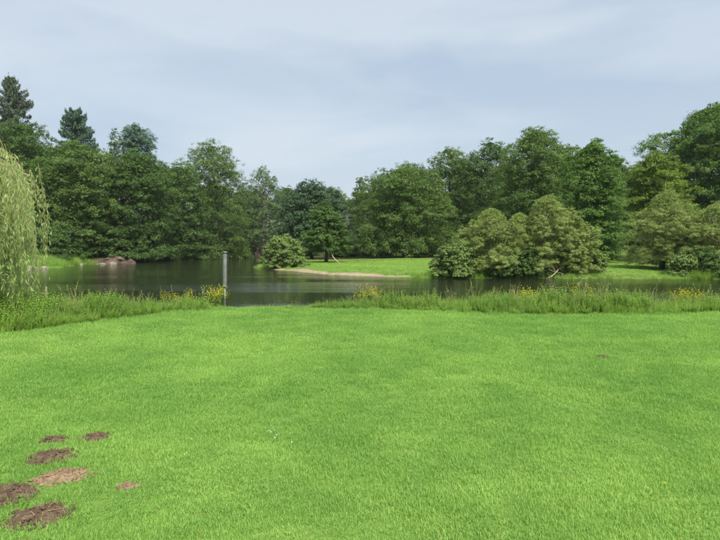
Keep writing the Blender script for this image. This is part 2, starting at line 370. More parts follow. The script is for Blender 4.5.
def profile(kind, t):
    t = np.clip(t, 0, 1)
    if kind == 'dome':  return np.clip(np.sin(math.pi * np.clip(0.14 + 0.86 * t, 0, 1)), 0, 1) ** 0.5
    if kind == 'tall':  return np.clip(1 - t ** 4.5, 0, 1) ** 0.5 * (0.72 + 0.28 * np.sin(math.pi * np.clip(t * 1.6, 0, 1)))
    if kind == 'skirt': return np.clip(1 - t ** 4.5, 0, 1) ** 0.5 * (0.93 + 0.07 * t)
    if kind == 'cone':  return np.clip(1 - t, 0, 1) ** 0.75 * (0.3 + 0.7 * sstep(0, 0.22, t))
    return np.clip(np.sin(math.pi * t), 0, 1) ** 0.6

def make_crown(rng, H, R, base, kind, nclump, nleaf, leaf, clump_r, flat=0.5, lobes=3, open_=0.0, droop=0.25, fine=False, sub=0):
    """leaf positions, grouped in boughs; returns mesh arrays and bough centres"""
    ph = rng.random(4) * 6.28
    m = nclump * 9
    th, t, rad = rng.random(m) * 2 * math.pi, rng.random(m), rng.random(m) ** (0.34 - 0.1 * open_)
    lob = 1 + (0.15 * np.sin(lobes * th + ph[0] + 2.5 * t) + 0.11 * np.sin((2 * lobes + 1) * th + ph[1] - 5 * t) + 0.08 * np.sin(9 * t * 2 + ph[2]))
    rr = profile(kind, t) * R * np.clip(lob, 0.7, 1.12)
    ox = oy = np.zeros(m); hk = np.ones(m)
    if sub:                                            # several billows side by side
        ka = np.arange(sub) / sub * 6.283 + rng.random(sub) * 0.7; kr = (0.46 if sub < 6 else 0.58) * (0.8 + 0.4 * rng.random(sub)); kh = (0.70 if sub < 6 else 0.55) + 0.3 * rng.random(sub)
        kx, ky, kw = np.r_[0.08, np.cos(ka) * kr], np.r_[0, np.sin(ka) * kr], np.r_[0.50, (0.40 if sub < 6 else 0.30) + 0.14 * rng.random(sub)]; kh = np.r_[1.0, kh]
        which = rng.integers(0, sub + 1, m)
        ox, oy, hk = kx[which] * R, ky[which] * R, kh[which]; rr = rr * kw[which]
    t = t * 0.97; ok = rng.random(m) < np.where(t > 0.6, 1.0, 0.3 + 0.7 * rr / R)
    pc = np.stack([ox + rr * rad * np.cos(th), oy + rr * rad * np.sin(th), (H - base) * t * hk], 1)
    dist = np.where(ok, np.linalg.norm(pc - pc[0], axis=1), -1); sel = [0]
    w_ = np.array([1, 1, 1.25])
    for _ in range(nclump - 1):                        # spread the boughs evenly, with some chance
        cand = rng.integers(0, m, 9); j = cand[np.argmax(dist[cand])]
        sel.append(j); dist = np.minimum(dist, np.where(ok, np.linalg.norm((pc - pc[j]) * w_, axis=1), -1))
    th, t, rad, rr, ox, oy = th[sel], t[sel] * hk[sel], rad[sel], rr[sel], ox[sel], oy[sel]
    hi = np.flatnonzero(t > 0.72); ex = np.repeat(hi, 1)   # crowd the boughs round each top so that it is rounded
    je = clump_r * R * 0.9
    th, rad, rr = np.r_[th, th[ex] + rng.normal(size=len(ex)) * 0.5], np.r_[rad, rad[ex]], np.r_[rr, np.minimum(rr[ex] + je * (0.4 + 0.7 * rng.random(len(ex))), R * (0.5 if sub else 0.85))]
    ox, oy = np.r_[ox, ox[ex]], np.r_[oy, oy[ex]]
    t = np.r_[t, t[ex] - (0.04 + 0.10 * rng.random(len(ex)))]; nclump = len(t)
    cr = clump_r * R * (0.65 + 0.7 * rng.random(nclump)) * (0.75 + 0.4 * (1 - t))
    rc = np.clip(rr * rad - cr * 0.45, 0, None)
    cz = base + (H - base) * t - cr * flat * 0.5
    cz = np.maximum(cz, base + cr * flat * 0.5)
    c = np.stack([ox + rc * np.cos(th), oy + rc * np.sin(th), cz], 1)
    ids = np.repeat(np.arange(nclump), rng.poisson(nleaf * 1.85 * (cr / cr.mean()) ** 1.6)); leaf = leaf * 0.80
    n = len(ids)
    NT = 15                                            # tufts of leaves carried by each bough
    td = rng.normal(size=(nclump, NT, 3)); td[..., 2] = np.abs(td[..., 2]) * np.where(rng.random((nclump, NT)) < 0.8, 1, -0.7)
    td /= np.linalg.norm(td, axis=2)[..., None]
    tl = 0.45 + 0.75 * rng.random((nclump, NT)) ** 0.8; tl += 0.35 * (rng.random((nclump, NT)) < 0.15)
    tk = rng.integers(0, NT, n); d = td[ids, tk]; rad2 = tl[ids, tk]
    tloc = rng.normal(size=(n, 3)) * np.array([1, 1, 0.6])
    # twigs: a leaf is pulled to one of a few spray directions, so boughs look ragged
    out = np.stack([np.cos(th), np.sin(th), 0 * th], 1)[ids]
    cl = cr[ids][:, None]
    fl_ = np.minimum(0.95, flat + 0.3 * t[ids] ** 2)
    off = d * rad2[:, None] * cl * np.stack([1 + 0 * fl_, 1 + 0 * fl_, fl_], 1)
    ax = (off * out).sum(1)
    off[:, 2] -= droop * np.maximum(ax, 0) * 0.9
    p = c[ids] + off + tloc * cl * 0.17
    keep = p[:, 2] > max(0.05, base - 0.12 * R)
    p, d, ids, out, tloc, tk = p[keep], d[keep], ids[keep], out[keep], tloc[keep], tk[keep]; n = len(p)
    nr = d * 0.35 + out * 0.2 + tloc * 0.3 + np.array([0, 0, 0.55]) + rng.normal(size=(n, 3)) * 0.4
    ct = rng.normal(size=nclump) * 0.15; tt = rng.normal(size=(nclump, NT)) * 0.12
    tint = np.clip(0.45 + ct[ids] + tt[ids, tk] + rng.normal(size=n) * 0.13, 0, 1)
    sz = leaf * (0.65 + 0.7 * rng.random(n))
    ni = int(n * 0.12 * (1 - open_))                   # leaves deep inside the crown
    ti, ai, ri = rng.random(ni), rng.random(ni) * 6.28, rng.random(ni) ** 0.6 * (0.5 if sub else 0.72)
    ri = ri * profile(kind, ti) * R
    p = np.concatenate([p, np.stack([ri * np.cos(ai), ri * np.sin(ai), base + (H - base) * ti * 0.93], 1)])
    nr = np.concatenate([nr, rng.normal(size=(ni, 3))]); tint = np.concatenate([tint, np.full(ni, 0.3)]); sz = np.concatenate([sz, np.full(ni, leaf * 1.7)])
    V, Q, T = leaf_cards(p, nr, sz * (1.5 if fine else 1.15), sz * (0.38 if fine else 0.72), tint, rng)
    return V, Q, T, c, cr

def make_trunk(rng, H, R, base, c, tr, bark, lean=(0, 0), stems=1, nlimb=16):
    b = MB()
    top = base + (H - base) * 0.72
    ends = c[rng.permutation(len(c))[:nlimb]] if len(c) else []
    for s in range(stems):
        a = rng.random() * 6.28; sp = 0.0 if stems == 1 else R * 0.3
        foot = np.array([math.cos(a) * tr * (0 if stems == 1 else 1.4), math.sin(a) * tr * (0 if stems == 1 else 1.4), -0.35])
        tip = np.array([lean[0] + math.cos(a) * sp, lean[1] + math.sin(a) * sp, top])
        P = limb_path(foot, tip, rng, 0.0, 9)
        s_ = np.linspace(0, 1, 9)
        b.tube(P, tr * (1 - 0.82 * s_) * (1 + 0.45 * np.exp(-s_ * 14)), 8, a=0.5)
        for e in ends[s::stems]:
            f = np.clip((e[2] * 0.72 + 0.2) / top, 0.12, 0.9); i = f * 8; i0 = int(i)
            st = P[i0] + (P[min(i0 + 1, 8)] - P[i0]) * (i - i0)
            r0 = tr * (1 - 0.82 * f) * 0.5
            b.tube(limb_path(st, e, rng, 0.06, 6), np.linspace(r0, max(0.012, r0 * 0.15), 6), 5, cap=False)
    return b.mesh('trunk', bark, True)

TREES = {}
def tree(name, label, cat, xpx, D, ytop, hw, mat, kind='tall', base=None, ybase=None, nclump=130, nleaf=200, leaf=0.3, clump_r=0.2,
         flat=0.5, seed=1, bark='bark', tr=None, lobes=3, open_=0.0, droop=0.25, fine=False, stems=1, group=None, key=None, lean=(0, 0), nlimb=16, squash=1.0, sub=0):
    X, Y = px(xpx, D), D
    z0 = h1(X, Y)
    H = pz(ytop, D) - z0; R = hw / F * D
    bs = base if base is not None else (max(0.1, pz(ybase, D) - z0) if ybase else 0.15 * H)
    rng = RNG(seed)
    V, Q, T, c, cr = make_crown(rng, H, R, bs, kind, nclump, nleaf, leaf, clump_r, flat, lobes, open_, droop, fine, sub)
    root = empty(name, (X, Y, z0)); root.scale = (1, squash, 1)
    tag(root, label, cat, group)
    mesh_obj('trunk', make_trunk(rng, H, R, bs, c, tr or (0.022 * H + 0.02), M[bark], lean, stems, nlimb), root)
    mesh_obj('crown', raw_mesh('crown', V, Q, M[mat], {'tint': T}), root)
    if key: TREES[key] = (root, H, R)
    return root
def tree_copy(key, name, label, cat, xpx, D, ytop, rz, group=None, wide=1.0):
    src, H, R = TREES[key]
    X = px(xpx, D); z0 = h1(X, D); s = (pz(ytop, D) - z0) / H
    r = src.copy(); C.objects.link(r); r.location = (X, D, z0); r.rotation_euler = (0, 0, rz); r.scale = (s * wide, s * wide, s)
    for k in ('label', 'category', 'group'):
        if k in r: del r[k]
    tag(r, label, cat, group)
    for ch in src.children:
        c2 = ch.copy(); C.objects.link(c2); c2.parent = r
    return r

def conifer(name, label, xpx, D, ytop, hw, mat, seed, ragged=0.5, tipw=0.12, ybase=160, dense=1.0):
    X = px(xpx, D); z0 = h1(X, D); H = pz(ytop, D) - z0; R = hw / F * D
    rng = RNG(seed); root = empty(name, (X, D, z0)); tag(root, label, 'conifer')
    b = MB(); s = np.linspace(0, 1, 10)
    b.tube(np.stack([0 * s, 0 * s, -0.3 + s * (H + 0.2)], 1), 0.02 * H * (1 - 0.96 * s), 7)
    z = 0.15 * H; P, Nn, Tn = [], [], []
    zb = pz(ybase, D) - z0
    while z < H - 0.15:
        t = max(0.0, (z - zb) / (H - zb))
        Lr = R * (tipw + (1 - tipw) * (1 - t) ** 0.72)
        for k in range(rng.integers(4, 7)):
            a = rng.random() * 6.28; ln = Lr * (1 - ragged * rng.random() * 0.75); sl = 0.25 - 0.75 * (1 - t) * 0.6 + rng.normal() * 0.2
            dirv = np.array([math.cos(a), math.sin(a), 0.0]); q = np.linspace(0, 1, 6)
            path = np.array([0, 0, z]) + dirv * (ln * q)[:, None] + np.array([0, 0, 1.0]) * (ln * (sl * q + 0.22 * q ** 3))[:, None]
            b.tube(path, np.linspace(0.045, 0.01, 6), 4, cap=False)
            m_ = int(ln * 75 * dense); u = rng.random(m_) ** 0.75
            side = np.array([-dirv[1], dirv[0], 0]); w = (rng.random(m_) - 0.5) * ln * 0.5 * (1.05 - u)
            pp = np.array([0, 0, z]) + dirv * (ln * u)[:, None] + side * w[:, None]
            pp[:, 2] += ln * (sl * u + 0.22 * u ** 3) - np.abs(w) * 0.35 + rng.normal(size=m_) * 0.22 - 0.35 * rng.random(m_)
            P.append(pp); Nn.append(rng.normal(size=(m_, 3)) * 0.8 + np.array([0, 0, 0.6])); Tn.append(np.clip(rng.normal(0.45, 0.2, m_) + rng.normal() * 0.12, 0, 1))
        z += H * 0.016 * (1.25 - 0.6 * t) * (0.6 + 0.8 * rng.random())
    m_ = 60; pp = np.stack([rng.normal(size=m_) * 0.12, rng.normal(size=m_) * 0.12, H - rng.random(m_) * 1.0], 1)
    P.append(pp); Nn.append(rng.normal(size=(m_, 3))); Tn.append(np.full(m_, 0.5))
    P, Nn, Tn = np.concatenate(P), np.concatenate(Nn), np.concatenate(Tn)
    V, Q, T = leaf_cards(P, Nn, 0.5 * (0.6 + 0.8 * rng.random(len(P))), 0.17, Tn, rng)
    mesh_obj('trunk', b.mesh('trunk', M['bark'], True), root)
    mesh_obj('crown', raw_mesh('crown', V, Q, M[mat], {'tint': T}), root)
    return root

# left bank, from the weeping willow's side to the inlet
conifer('spruce_tree', 'tall ragged grey-green spruce rising behind the broadleaf trees', 15, 122, 80, 38, 'conifer', 11, 0.75, 0.06, ybase=150, dense=0.9)
conifer('spruce_tree', 'small pointed dark spruce top showing above the tree canopy', 78, 126, 112, 22, 'conifer2', 12, 0.35, 0.2, ybase=146, dense=1.3)
tree('pine_tree', 'round-headed blue-green pine rising above the left bank canopy', 'conifer', 138, 124, 122, 21, 'conifer2', 'dome', ybase=190, nclump=90, nleaf=170, leaf=0.38, clump_r=0.26, seed=13, flat=0.7, fine=True)
tree('ash_tree', 'thin pale-leaved tree beside the round-headed pine', 'tree', 117, 122, 128, 11, 'airy', 'tall', ybase=190, nclump=50, nleaf=70, leaf=0.3, clump_r=0.28, seed=14, open_=0.8)
tree('alder_tree', 'dark green tree with its top just below the ragged spruce', 'tree', 22, 92, 117, 44, 'deep', 'skirt', base=1.0, nclump=150, nleaf=210, clump_r=0.19, seed=21, key='A')
tree('alder_tree', 'broad layered green tree on the bank below the small pointed spruce', 'tree', 80, 90, 140, 46, 'mid', 'skirt', base=2.2, nclump=160, nleaf=215, clump_r=0.18, flat=0.4, seed=22, key='B')
tree('alder_tree', 'dark dense tree leaning over the water beside the clay bank', 'tree', 138, 97, 148, 44, 'deep', 'skirt', base=0.4, nclump=165, nleaf=210, clump_r=0.18, flat=0.45, seed=23)
tree('alder_tree', 'low dark tree spreading its branches down to the water', 'tree', 180, 112, 161, 34, 'deep', 'skirt', base=0.4, nclump=140, nleaf=180, clump_r=0.2, flat=0.45, seed=24)
tree('poplar_tree', 'tallest domed tree on the inlet bank, its airy top paler than its skirt', 'tree', 213, 122, 139, 39, 'mid', 'skirt', base=0.6, nclump=170, nleaf=190, clump_r=0.19, seed=25, open_=0.5, key='C')
tree('birch_tree', 'thin airy tree with pale limbs showing at the head of the inlet', 'tree', 263, 138, 165, 27, 'airy', 'tall', base=4.0, nclump=95, nleaf=130, leaf=0.34, clump_r=0.22, seed=26, open_=0.8, bark='bark_pale', nlimb=30)
tree('alder_tree', 'yellowish green tree filling the back of the inlet', 'tree', 243, 146, 186, 22, 'airy', 'skirt', base=1.5, nclump=90, nleaf=150, leaf=0.34, clump_r=0.24, seed=27, bark='bark_pale', nlimb=24)
# the peninsula
tree('maple_tree', 'dark bluish round tree behind the small lawn tree', 'tree', 313, 92, 180, 37, 'blue', 'dome', base=1.5, nclump=130, nleaf=200, clump_r=0.22, seed=31, key='D')
tree('cherry_tree', 'small dense tree with a bare dark trunk on the far lawn', 'tree', 326, 72, 203, 24, 'deep', 'tall', ybase=250, nclump=90, nleaf=170, leaf=0.24, clump_r=0.25, seed=32, nlimb=14, tr=0.24)
tree('lime_tree', 'broad round green tree spreading low over the far lawn', 'tree', 405, 96, 163, 54, 'mid', 'skirt', base=0.9, nclump=210, nleaf=200, clump_r=0.16, flat=0.55, seed=33, key='E')
tree('poplar_tree', 'slim pale tree top showing between the bluish tree and the round tree', 'tree', 360, 122, 176, 13, 'airy', 'tall', base=4, nclump=60, nleaf=110, leaf=0.32, clump_r=0.27, seed=34, open_=0.7)
tree('ash_tree', 'open-crowned tree with sky showing through behind the round tree', 'tree', 449, 112, 145, 31, 'mid', 'dome', base=4, nclump=110, nleaf=170, leaf=0.32, clump_r=0.24, seed=35, open_=0.7)
tree('ash_tree', 'dark upright tree behind the grey-green willow bushes', 'tree', 489, 104, 136, 34, 'deep', 'dome', base=2, nclump=130, nleaf=190, clump_r=0.22, seed=36, open_=0.4, key='F')
tree('oak_tree', 'tall full tree standing behind the tallest willow bush', 'tree', 535, 84, 125, 46, 'mid', 'dome', base=2, nclump=170, nleaf=210, leaf=0.27, clump_r=0.19, seed=37, key='G')
tree('sycamore_tree', 'large leafy bright green tree sweeping down to the sunny lawn gap', 'tree', 590, 66, 136, 40, 'bright', 'skirt', base=0.8, nclump=190, nleaf=210, leaf=0.22, clump_r=0.18, flat=0.42, seed=38, sub=4, droop=0.4, key='H')
tree('acacia_tree', 'yellowish green layered tree in front of the tallest right-hand tree', 'tree', 655, 74, 151, 34, 'yellow', 'dome', base=4, nclump=90, nleaf=240, leaf=0.24, clump_r=0.26, flat=0.34, seed=39)
tree('beech_tree', 'tallest deep green tree with tiered boughs at the right', 'tree', 706, 88, 101, 80, 'bright', 'skirt', base=3, nclump=260, nleaf=250, leaf=0.33, clump_r=0.135, flat=0.42, seed=40, key='I', sub=5)
# willow bushes along the water
W = dict(kind='skirt', fine=True, bark='bark_pale', sub=7, open_=0.1, droop=0.15)
tree('willow_bush', 'greyish willow bush, lower and rounder, beside the small green bush', 'bush', 491, 46.9, 204, 40, 'willow', base=0.35, nclump=74, nleaf=640, leaf=0.108, clump_r=0.17, flat=0.8, seed=51, stems=5, nlimb=26, key='W', **W)
tree('willow_bush', 'tallest greyish willow bush leaning over the river', 'bush', 545, 47.2, 191, 38, 'willow', base=0.4, nclump=80, nleaf=640, leaf=0.108, clump_r=0.17, flat=0.8, seed=52, stems=5, nlimb=26, **W)
tree('willow_bush', 'lower olive willow bush above the bare drooping branch', 'bush', 578, 46.4, 218, 28, 'willow', base=0.3, nclump=55, nleaf=640, leaf=0.108, clump_r=0.17, flat=0.8, seed=53, stems=4, nlimb=20, **W)
tree('willow_bush', 'rounded greyish willow bush on the right edge of the sunny lawn gap', 'bush', 664, 52, 187, 41, 'willow', base=0.5, nclump=80, nleaf=640, leaf=0.108, clump_r=0.17, flat=0.8, seed=54, stems=5, nlimb=26, **W)
tree('willow_bush', 'greyish willow bush overhanging reeds beside the rounded willow bush', 'bush', 716, 47.2, 199, 44, 'willow', base=0.6, nclump=80, nleaf=640, leaf=0.108, clump_r=0.17, flat=0.8, seed=55, stems=5, nlimb=26, **W)
tree('river_bush', 'small rounded fresh green bush at the water edge', 'bush', 456, 46.0, 243, 23, 'bush', 'skirt', base=0.05, nclump=90, nleaf=200, leaf=0.16, clump_r=0.24, flat=0.8, seed=56, stems=4, bark='bark')
tree('river_bush', 'rounded pale green bush on the tip of the peninsula', 'bush', 285, 64, 236, 23, 'bush', 'skirt', base=0.05, nclump=100, nleaf=210, leaf=0.19, clump_r=0.23, flat=0.75, seed=57, stems=4, key='RB')
for i, (xp, D, yt, hw, lb) in enumerate([
        (505, 45.8, 252, 17, 'dark low shrub under the lower round willow bush'),
        (528, 45.9, 247, 17, 'dark low shrub under the tallest willow bush'),
        (596, 47.2, 250, 12, 'low leafy shrub at the edge of the sunny lawn gap'),
        (683, 45.6, 254, 15, 'low pale shrub hanging over the water on the right bank'),
        (708, 45.2, 250, 20, 'dense low shrub at the foot of the overhanging willow bush')]):
    tree('low_shrub', lb, 'shrub', xp, D, yt, hw, 'bush' if i in (2, 3) else 'deep', 'skirt', base=0.03, nclump=60, nleaf=170, leaf=0.15, clump_r=0.28, flat=0.8, seed=70 + i, stems=3)

# trees of the wood behind, standing further back: alike and told apart only by place
for i, (key, xp, D, yt, w, lb) in enumerate([
        ('A', -45, 108, 120, 1.0, 'leafy tree beyond the ragged spruce, past the weeping willow'), ('B', 48, 122, 146, 1.0, 'leafy tree in the gap between the ragged spruce and the pointed spruce'),
        ('C', 110, 130, 152, 1.0, 'leafy tree behind the thin pale tree beside the pine'), ('A', 165, 140, 160, 1.0, 'leafy tree behind the round-headed pine, lower than it'),
        ('B', 215, 160, 180, 1.0, 'leafy tree far behind the tallest domed tree of the inlet bank'), ('B', 255, 172, 188, 1.0, 'leafy tree behind the thin airy tree at the head of the inlet'),
        ('A', 288, 165, 184, 1.0, 'leafy tree behind the peninsula tip, seen beside the bluish round tree'), ('C', 335, 150, 187, 1.1, 'leafy tree showing just over the dark bluish round tree'),
        ('E', 378, 140, 187, 1.0, 'leafy tree behind the slim pale tree top'), ('F', 425, 140, 172, 1.1, 'leafy tree behind the broad round tree of the far lawn'),
        ('G', 468, 135, 162, 1.1, 'leafy tree in the gap behind the open-crowned tree'), ('F', 510, 120, 157, 1.1, 'leafy tree between the dark upright tree and the tall full tree'),
        ('G', 562, 105, 145, 1.0, 'leafy tree in the gap behind the tall full tree'), ('G', 612, 100, 156, 1.0, 'leafy tree behind the large bright green tree'),
        ('E', 640, 105, 165, 1.0, 'leafy tree behind the yellowish layered tree'), ('I', 790, 100, 115, 0.8, 'tall tree beyond the tallest tiered tree'),
        ('H', 850, 70, 140, 1.0, 'leafy tree farther along the right bank past the tiered tree'), ('G', 625, 84, 190, 1.0, 'lower leafy tree shading the back of the sunny lawn gap')]):
    tree_copy(key, 'woodland_tree', lb, 'tree', xp, D, yt, 1.3 * i + 0.7, 'trees of the background wood', w)
tree('hazel_shrub', 'broad dark shrub on the left bank above the tall grass', 'shrub', 60, 84, 222, 27, 'deep', 'skirt', base=0.1, nclump=100, nleaf=170, leaf=0.28, clump_r=0.22, flat=0.6, seed=81, stems=4, key='S')
for i, (xp, D, yt, lb) in enumerate([(18, 73, 224, 'dark shrub of the left bank behind the weeping willow strands'), (46, 75, 232, 'low shrub behind the tall grass and pale stones of the left bank'), (76, 87, 234, 'low shrub between the tall grass and the clay bank'), (103, 91, 222, 'dark shrub behind the clay bank'), (134, 97, 226, 'dark shrub overhanging the water just past the clay bank'),
        (166, 114, 229, 'dark shrub under the low spreading tree of the inlet'), (198, 122, 230, 'dark shrub under the tallest domed tree'), (228, 134, 232, 'dark shrub by the inlet water under the yellowish tree'),
        (262, 165, 230, 'dark shrub behind the far clay bank of the inlet'), (300, 118, 234, 'shrub behind the peninsula bush'), (345, 110, 234, 'shrub behind the small lawn tree'), (378, 112, 234, 'shrub behind the round tree on its bluish neighbour side'),
        (425, 114, 232, 'shrub deep behind the round tree'), (455, 106, 228, 'shrub behind the small fresh green bush'), (620, 74, 228, 'shrub at the back of the sunny lawn gap'), (645, 76, 230, 'shrub behind the rounded willow bush'), (580, 70, 226, 'shrub behind the lower olive willow bush'), (700, 74, 222, 'shrub below the tallest tiered tree')]):
    tree_copy('S', 'hazel_shrub', lb, 'shrub', xp, D, yt, i * 1.9, 'understorey shrubs', 1.15)
tree_copy('W', 'willow_bush', 'willow bush filling the gap between the lower round and the tallest willow bush', 'bush', 519, 48.6, 209, 3.9, wide=0.9)
tree_copy('W', 'willow_bush', 'willow bush between the rounded willow bush and the overhanging one', 'bush', 692, 49.0, 208, 1.2, wide=0.95)
tree_copy('W', 'willow_bush', 'willow bush farther along the right bank past the overhanging willow', 'bush', 778, 48, 205, 2.1)

# leaning pole on the far lawn, bare branch over the water
D = 66; X = px(336, D); z = h1(X, D)
b = MB(); b.tube([(0.62, 0, -0.15), (0.2, 0.1, 0.28), (-0.15, 0.25, 0.62), (-0.5, 0.45, 1.1)], [0.075, 0.07, 0.06, 0.05], 7)
o = mesh_obj('leaning_log', b.mesh('leaning_log', M['dead'], True)); o.location = (X, D, z)
tag(o, 'pale bare log leaning on the lawn beside the small dark-trunked tree', 'log')
rng = RNG(9); b = MB()
main = np.array([(0.6, 1.4, 0.9), (0.2, 0.8, 0.75), (-0.3, 0.1, 0.45), (-0.9, -0.4, 0.12), (-1.35, -0.6, 0.02)])
b.tube(main, [0.07, 0.06, 0.05, 0.035, 0.015], 6)
for s, e in [(1, (-0.2, 0.2, 1.1)), (1, (0.5, -0.2, 1.2)), (2, (-1.0, -0.2, 0.75)), (2, (0.25, -0.7, 0.2)), (3, (-1.2, -0.9, 0.3)), (2, (-0.7, 0.1, 1.0))]:
    b.tube(limb_path(main[s], e, rng, 0.05, 5), np.linspace(0.035, 0.01, 5), 5)
o = mesh_obj('bare_branch', b.mesh('bare_branch', M['dead'], True)); o.location = (px(560, 44.8), 44.8, WATER)
tag(o, 'bare pale branch drooping into the water below the olive willow bush', 'branch')

# rocks at the far water's edge
def rock(xp, yp, D, w, hgt, seed, label, name='rock', mat='rock'):
    rng = RNG(seed); n, k = 7, 12
    V = [(0, 0, 1.0)]
    for i in range(1, n):
        a = i / n * math.pi * 0.72
        for j in range(k):
            t = j / k * 6.283; V.append((math.sin(a) * math.cos(t), math.sin(a) * math.sin(t), math.cos(a)))
    V = np.array(V); ph = rng.random(9) * 6.28
    d = 1 + 0.16 * np.sin(3 * V[:, 0] + ph[0]) + 0.14 * np.sin(4 * V[:, 1] + ph[1]) + 0.1 * np.sin(6 * V[:, 2] + 4 * V[:, 0] + ph[2]) + rng.normal(size=len(V)) * 0.05
    V = V * d[:, None] * np.array([w / 2, w * 0.38, hgt])
    t3 = [(0, 1 + j, 1 + (j + 1) % k) for j in range(k)]
    q = [(1 + (i - 1) * k + j, 1 + i * k + j, 1 + i * k + (j + 1) % k, 1 + (i - 1) * k + (j + 1) % k) for i in range(1, n - 1) for j in range(k)]
    X = px(xp, D); o = mesh_obj(name, raw_mesh(name, V, [np.array(q), np.array(t3)], M[mat])); o.location = (X, D, max(WATER - 0.05, h1(X, D) - 0.05)); o.rotation_euler = (0, 0, rng.random() * 1 - 0.5)
    tag(o, label, 'rock'); return o
rock(29.5, 267, 65.8, 0.85, 0.36, 1, 'largest pale pinkish boulder at the edge of the left bank')
rock(36, 267, 66.2, 0.8, 0.2, 2, 'flat pale stone lying between two boulders on the left shore')
rock(43.5, 267, 66.6, 1.0, 0.24, 3, 'long whitish stone by the tall grass on the left shore')
rock(81, 265, 79.5, 0.55, 0.26, 4, 'small cream stone at the end of the far grassy bank')
rock(101, 264, 82.6, 1.3, 0.2, 5, 'wide pale ledge stone at the foot of the clay bank')
rock(113, 264, 83.6, 0.9, 0.3, 6, 'squarish pale block jutting from the clay bank')

# ------------------------------------------------------------------ weeping willow on the near left bank
rng = RNG(77)
WX, WY = -9.9, 10.2; wz = h1(WX, WY)
root = empty('weeping_willow', (WX, WY, wz)); tag(root, 'weeping willow with long pale green hanging strands on the near bank', 'tree')
b = MB(); strands_p, strands_n, strands_t, twig = [], [], [], MB()
s = np.linspace(0, 1, 8)
b.tube(np.stack([0.15 * np.sin(s * 3), 0.1 * s, -0.3 + s * 3.3], 1), 0.34 * (1 - 0.5 * s) * (1 + 0.4 * np.exp(-9 * s)), 10)
for k in range(26):
    a = k / 26 * 6.283 + rng.normal() * 0.1; ln = 2.4 + rng.random() * 1.05; hz_ = 0.85 + 0.8 * rng.random()
    q = np.linspace(0, 1, 8)
    P = np.array([0.1, 0.1, 2.4 + 0.5 * rng.random()]) + np.stack([np.cos(a) * ln * q, np.sin(a) * ln * q, hz_ * np.sin(q * 2.2) * 1.0 - 0.3 * q], 1)
    b.tube(P, np.linspace(0.10, 0.012, 8), 6, cap=False)
    for m_ in range(105 if math.cos(a) > 0.1 else 22):
        u = 0.35 + 0.65 * rng.random(); i = u * 7; i0 = min(int(i), 6); st = P[i0] + (P[i0 + 1] - P[i0]) * (i - i0)
        st = st + rng.normal(size=3) * np.array([0.22, 0.22, 0.12])
        zend = 0.35 + 1.5 * rng.random() ** 1.2 + 0.4 * (u - 0.5)
        Ls = max(0.5, st[2] - zend); kk = 9; w = np.linspace(0, 1, kk)
        outv = np.array([math.cos(a + rng.normal() * 0.5), math.sin(a + rng.normal() * 0.5), 0])
        path = st + outv * (0.25 * rng.random() * np.sin(w * 1.5))[:, None] + np.stack([0.05 * np.sin(w * 5 + rng.random() * 6), 0.05 * np.cos(w * 4 + rng.random() * 6), -w * Ls + 0.12 * np.sin(w * 3.14)], 1)
        twig.tube(path, np.linspace(0.006, 0.002, kk), 3, cap=False)
        nl = int(Ls * 42); u2 = rng.random(nl) * (kk - 1.001); i0 = u2.astype(int)
        pp = path[i0] + (path[i0 + 1] - path[i0]) * (u2 - i0)[:, None] + rng.normal(size=(nl, 3)) * np.array([0.035, 0.035, 0.02])
        strands_p.append(pp); strands_n.append(rng.normal(size=(nl, 3)) * np.array([1, 1, 0.25])); strands_t.append(np.clip(rng.normal(0.5, 0.2, nl) + rng.normal() * 0.15, 0, 1))
P, Nn, T = np.concatenate(strands_p), np.concatenate(strands_n), np.concatenate(strands_t); n = len(P)
Nn /= np.linalg.norm(Nn, axis=1)[:, None]
td = np.array([0, 0, -1.0]) + rng.normal(size=(n, 3)) * 0.38; td -= (td * Nn).sum(1)[:, None] * Nn; td /= np.linalg.norm(td, axis=1)[:, None]
bb = np.cross(Nn, td); L_ = 0.09 + 0.05 * rng.random((n, 1)); W_ = 0.014 + 0.007 * rng.random((n, 1))
V = np.stack([P, P + td * L_ * 0.45 + bb * W_ / 2, P + td * L_, P + td * L_ * 0.45 - bb * W_ / 2], 1).reshape(-1, 3)
mesh_obj('trunk', b.mesh('trunk', M['bark'], True), root)
crown = mesh_obj('crown', raw_mesh('crown', V, np.arange(n * 4).reshape(n, 4), M['weeping'], {'tint': np.repeat(T, 4)}), root)
mesh_obj('hanging_twigs', twig.mesh('hanging_twigs', M['straw']), crown)

# ------------------------------------------------------------------ grey marker post and stakes
D = 15.2; X = px(224.2, D); z0 = h1(X, D)
root = empty('marker_post', (X, D, z0)); root.rotation_euler = (0.008, 0.014, 0); tag(root, 'grey metal post with a thick sleeve on a thin pole at the river bank', 'post')
zb, zt, th_ = pz(286.5, D) - z0, pz(252, D) - z0, 0.024
b = MB(); b.tube([(0, 0, -0.4), (0, 0, zb * 0.5), (0, 0, zb + 0.02)], 0.024, 16); mesh_obj('pole', b.mesh('pole', M['steel_dark'], True), root)
r = 0.056; b = MB()
b.tube([(0, 0, zb), (0, 0, zb + 0.012), (0, 0, zb + 0.02), (0, 0, zt - 0.02), (0, 0, zt - 0.01), (0, 0, zt)], [r * 0.86, r * 0.98, r, r, r * 0.98, r * 0.9], 24)
sl = mesh_obj('sleeve', b.mesh('sleeve', M['steel'], True), root)
b = MB(); b.tube([(0, 0, zt - 0.05), (0, 0, zt - 0.048), (0, 0, zt + 0.004), (0, 0, zt + 0.016), (0, 0, zt + 0.018)], [r * 0.5, r * 1.07, r * 1.07, r * 0.95, r * 0.3], 24)
mesh_obj('cap', b.mesh('cap', M['steel_dark'], True), root)
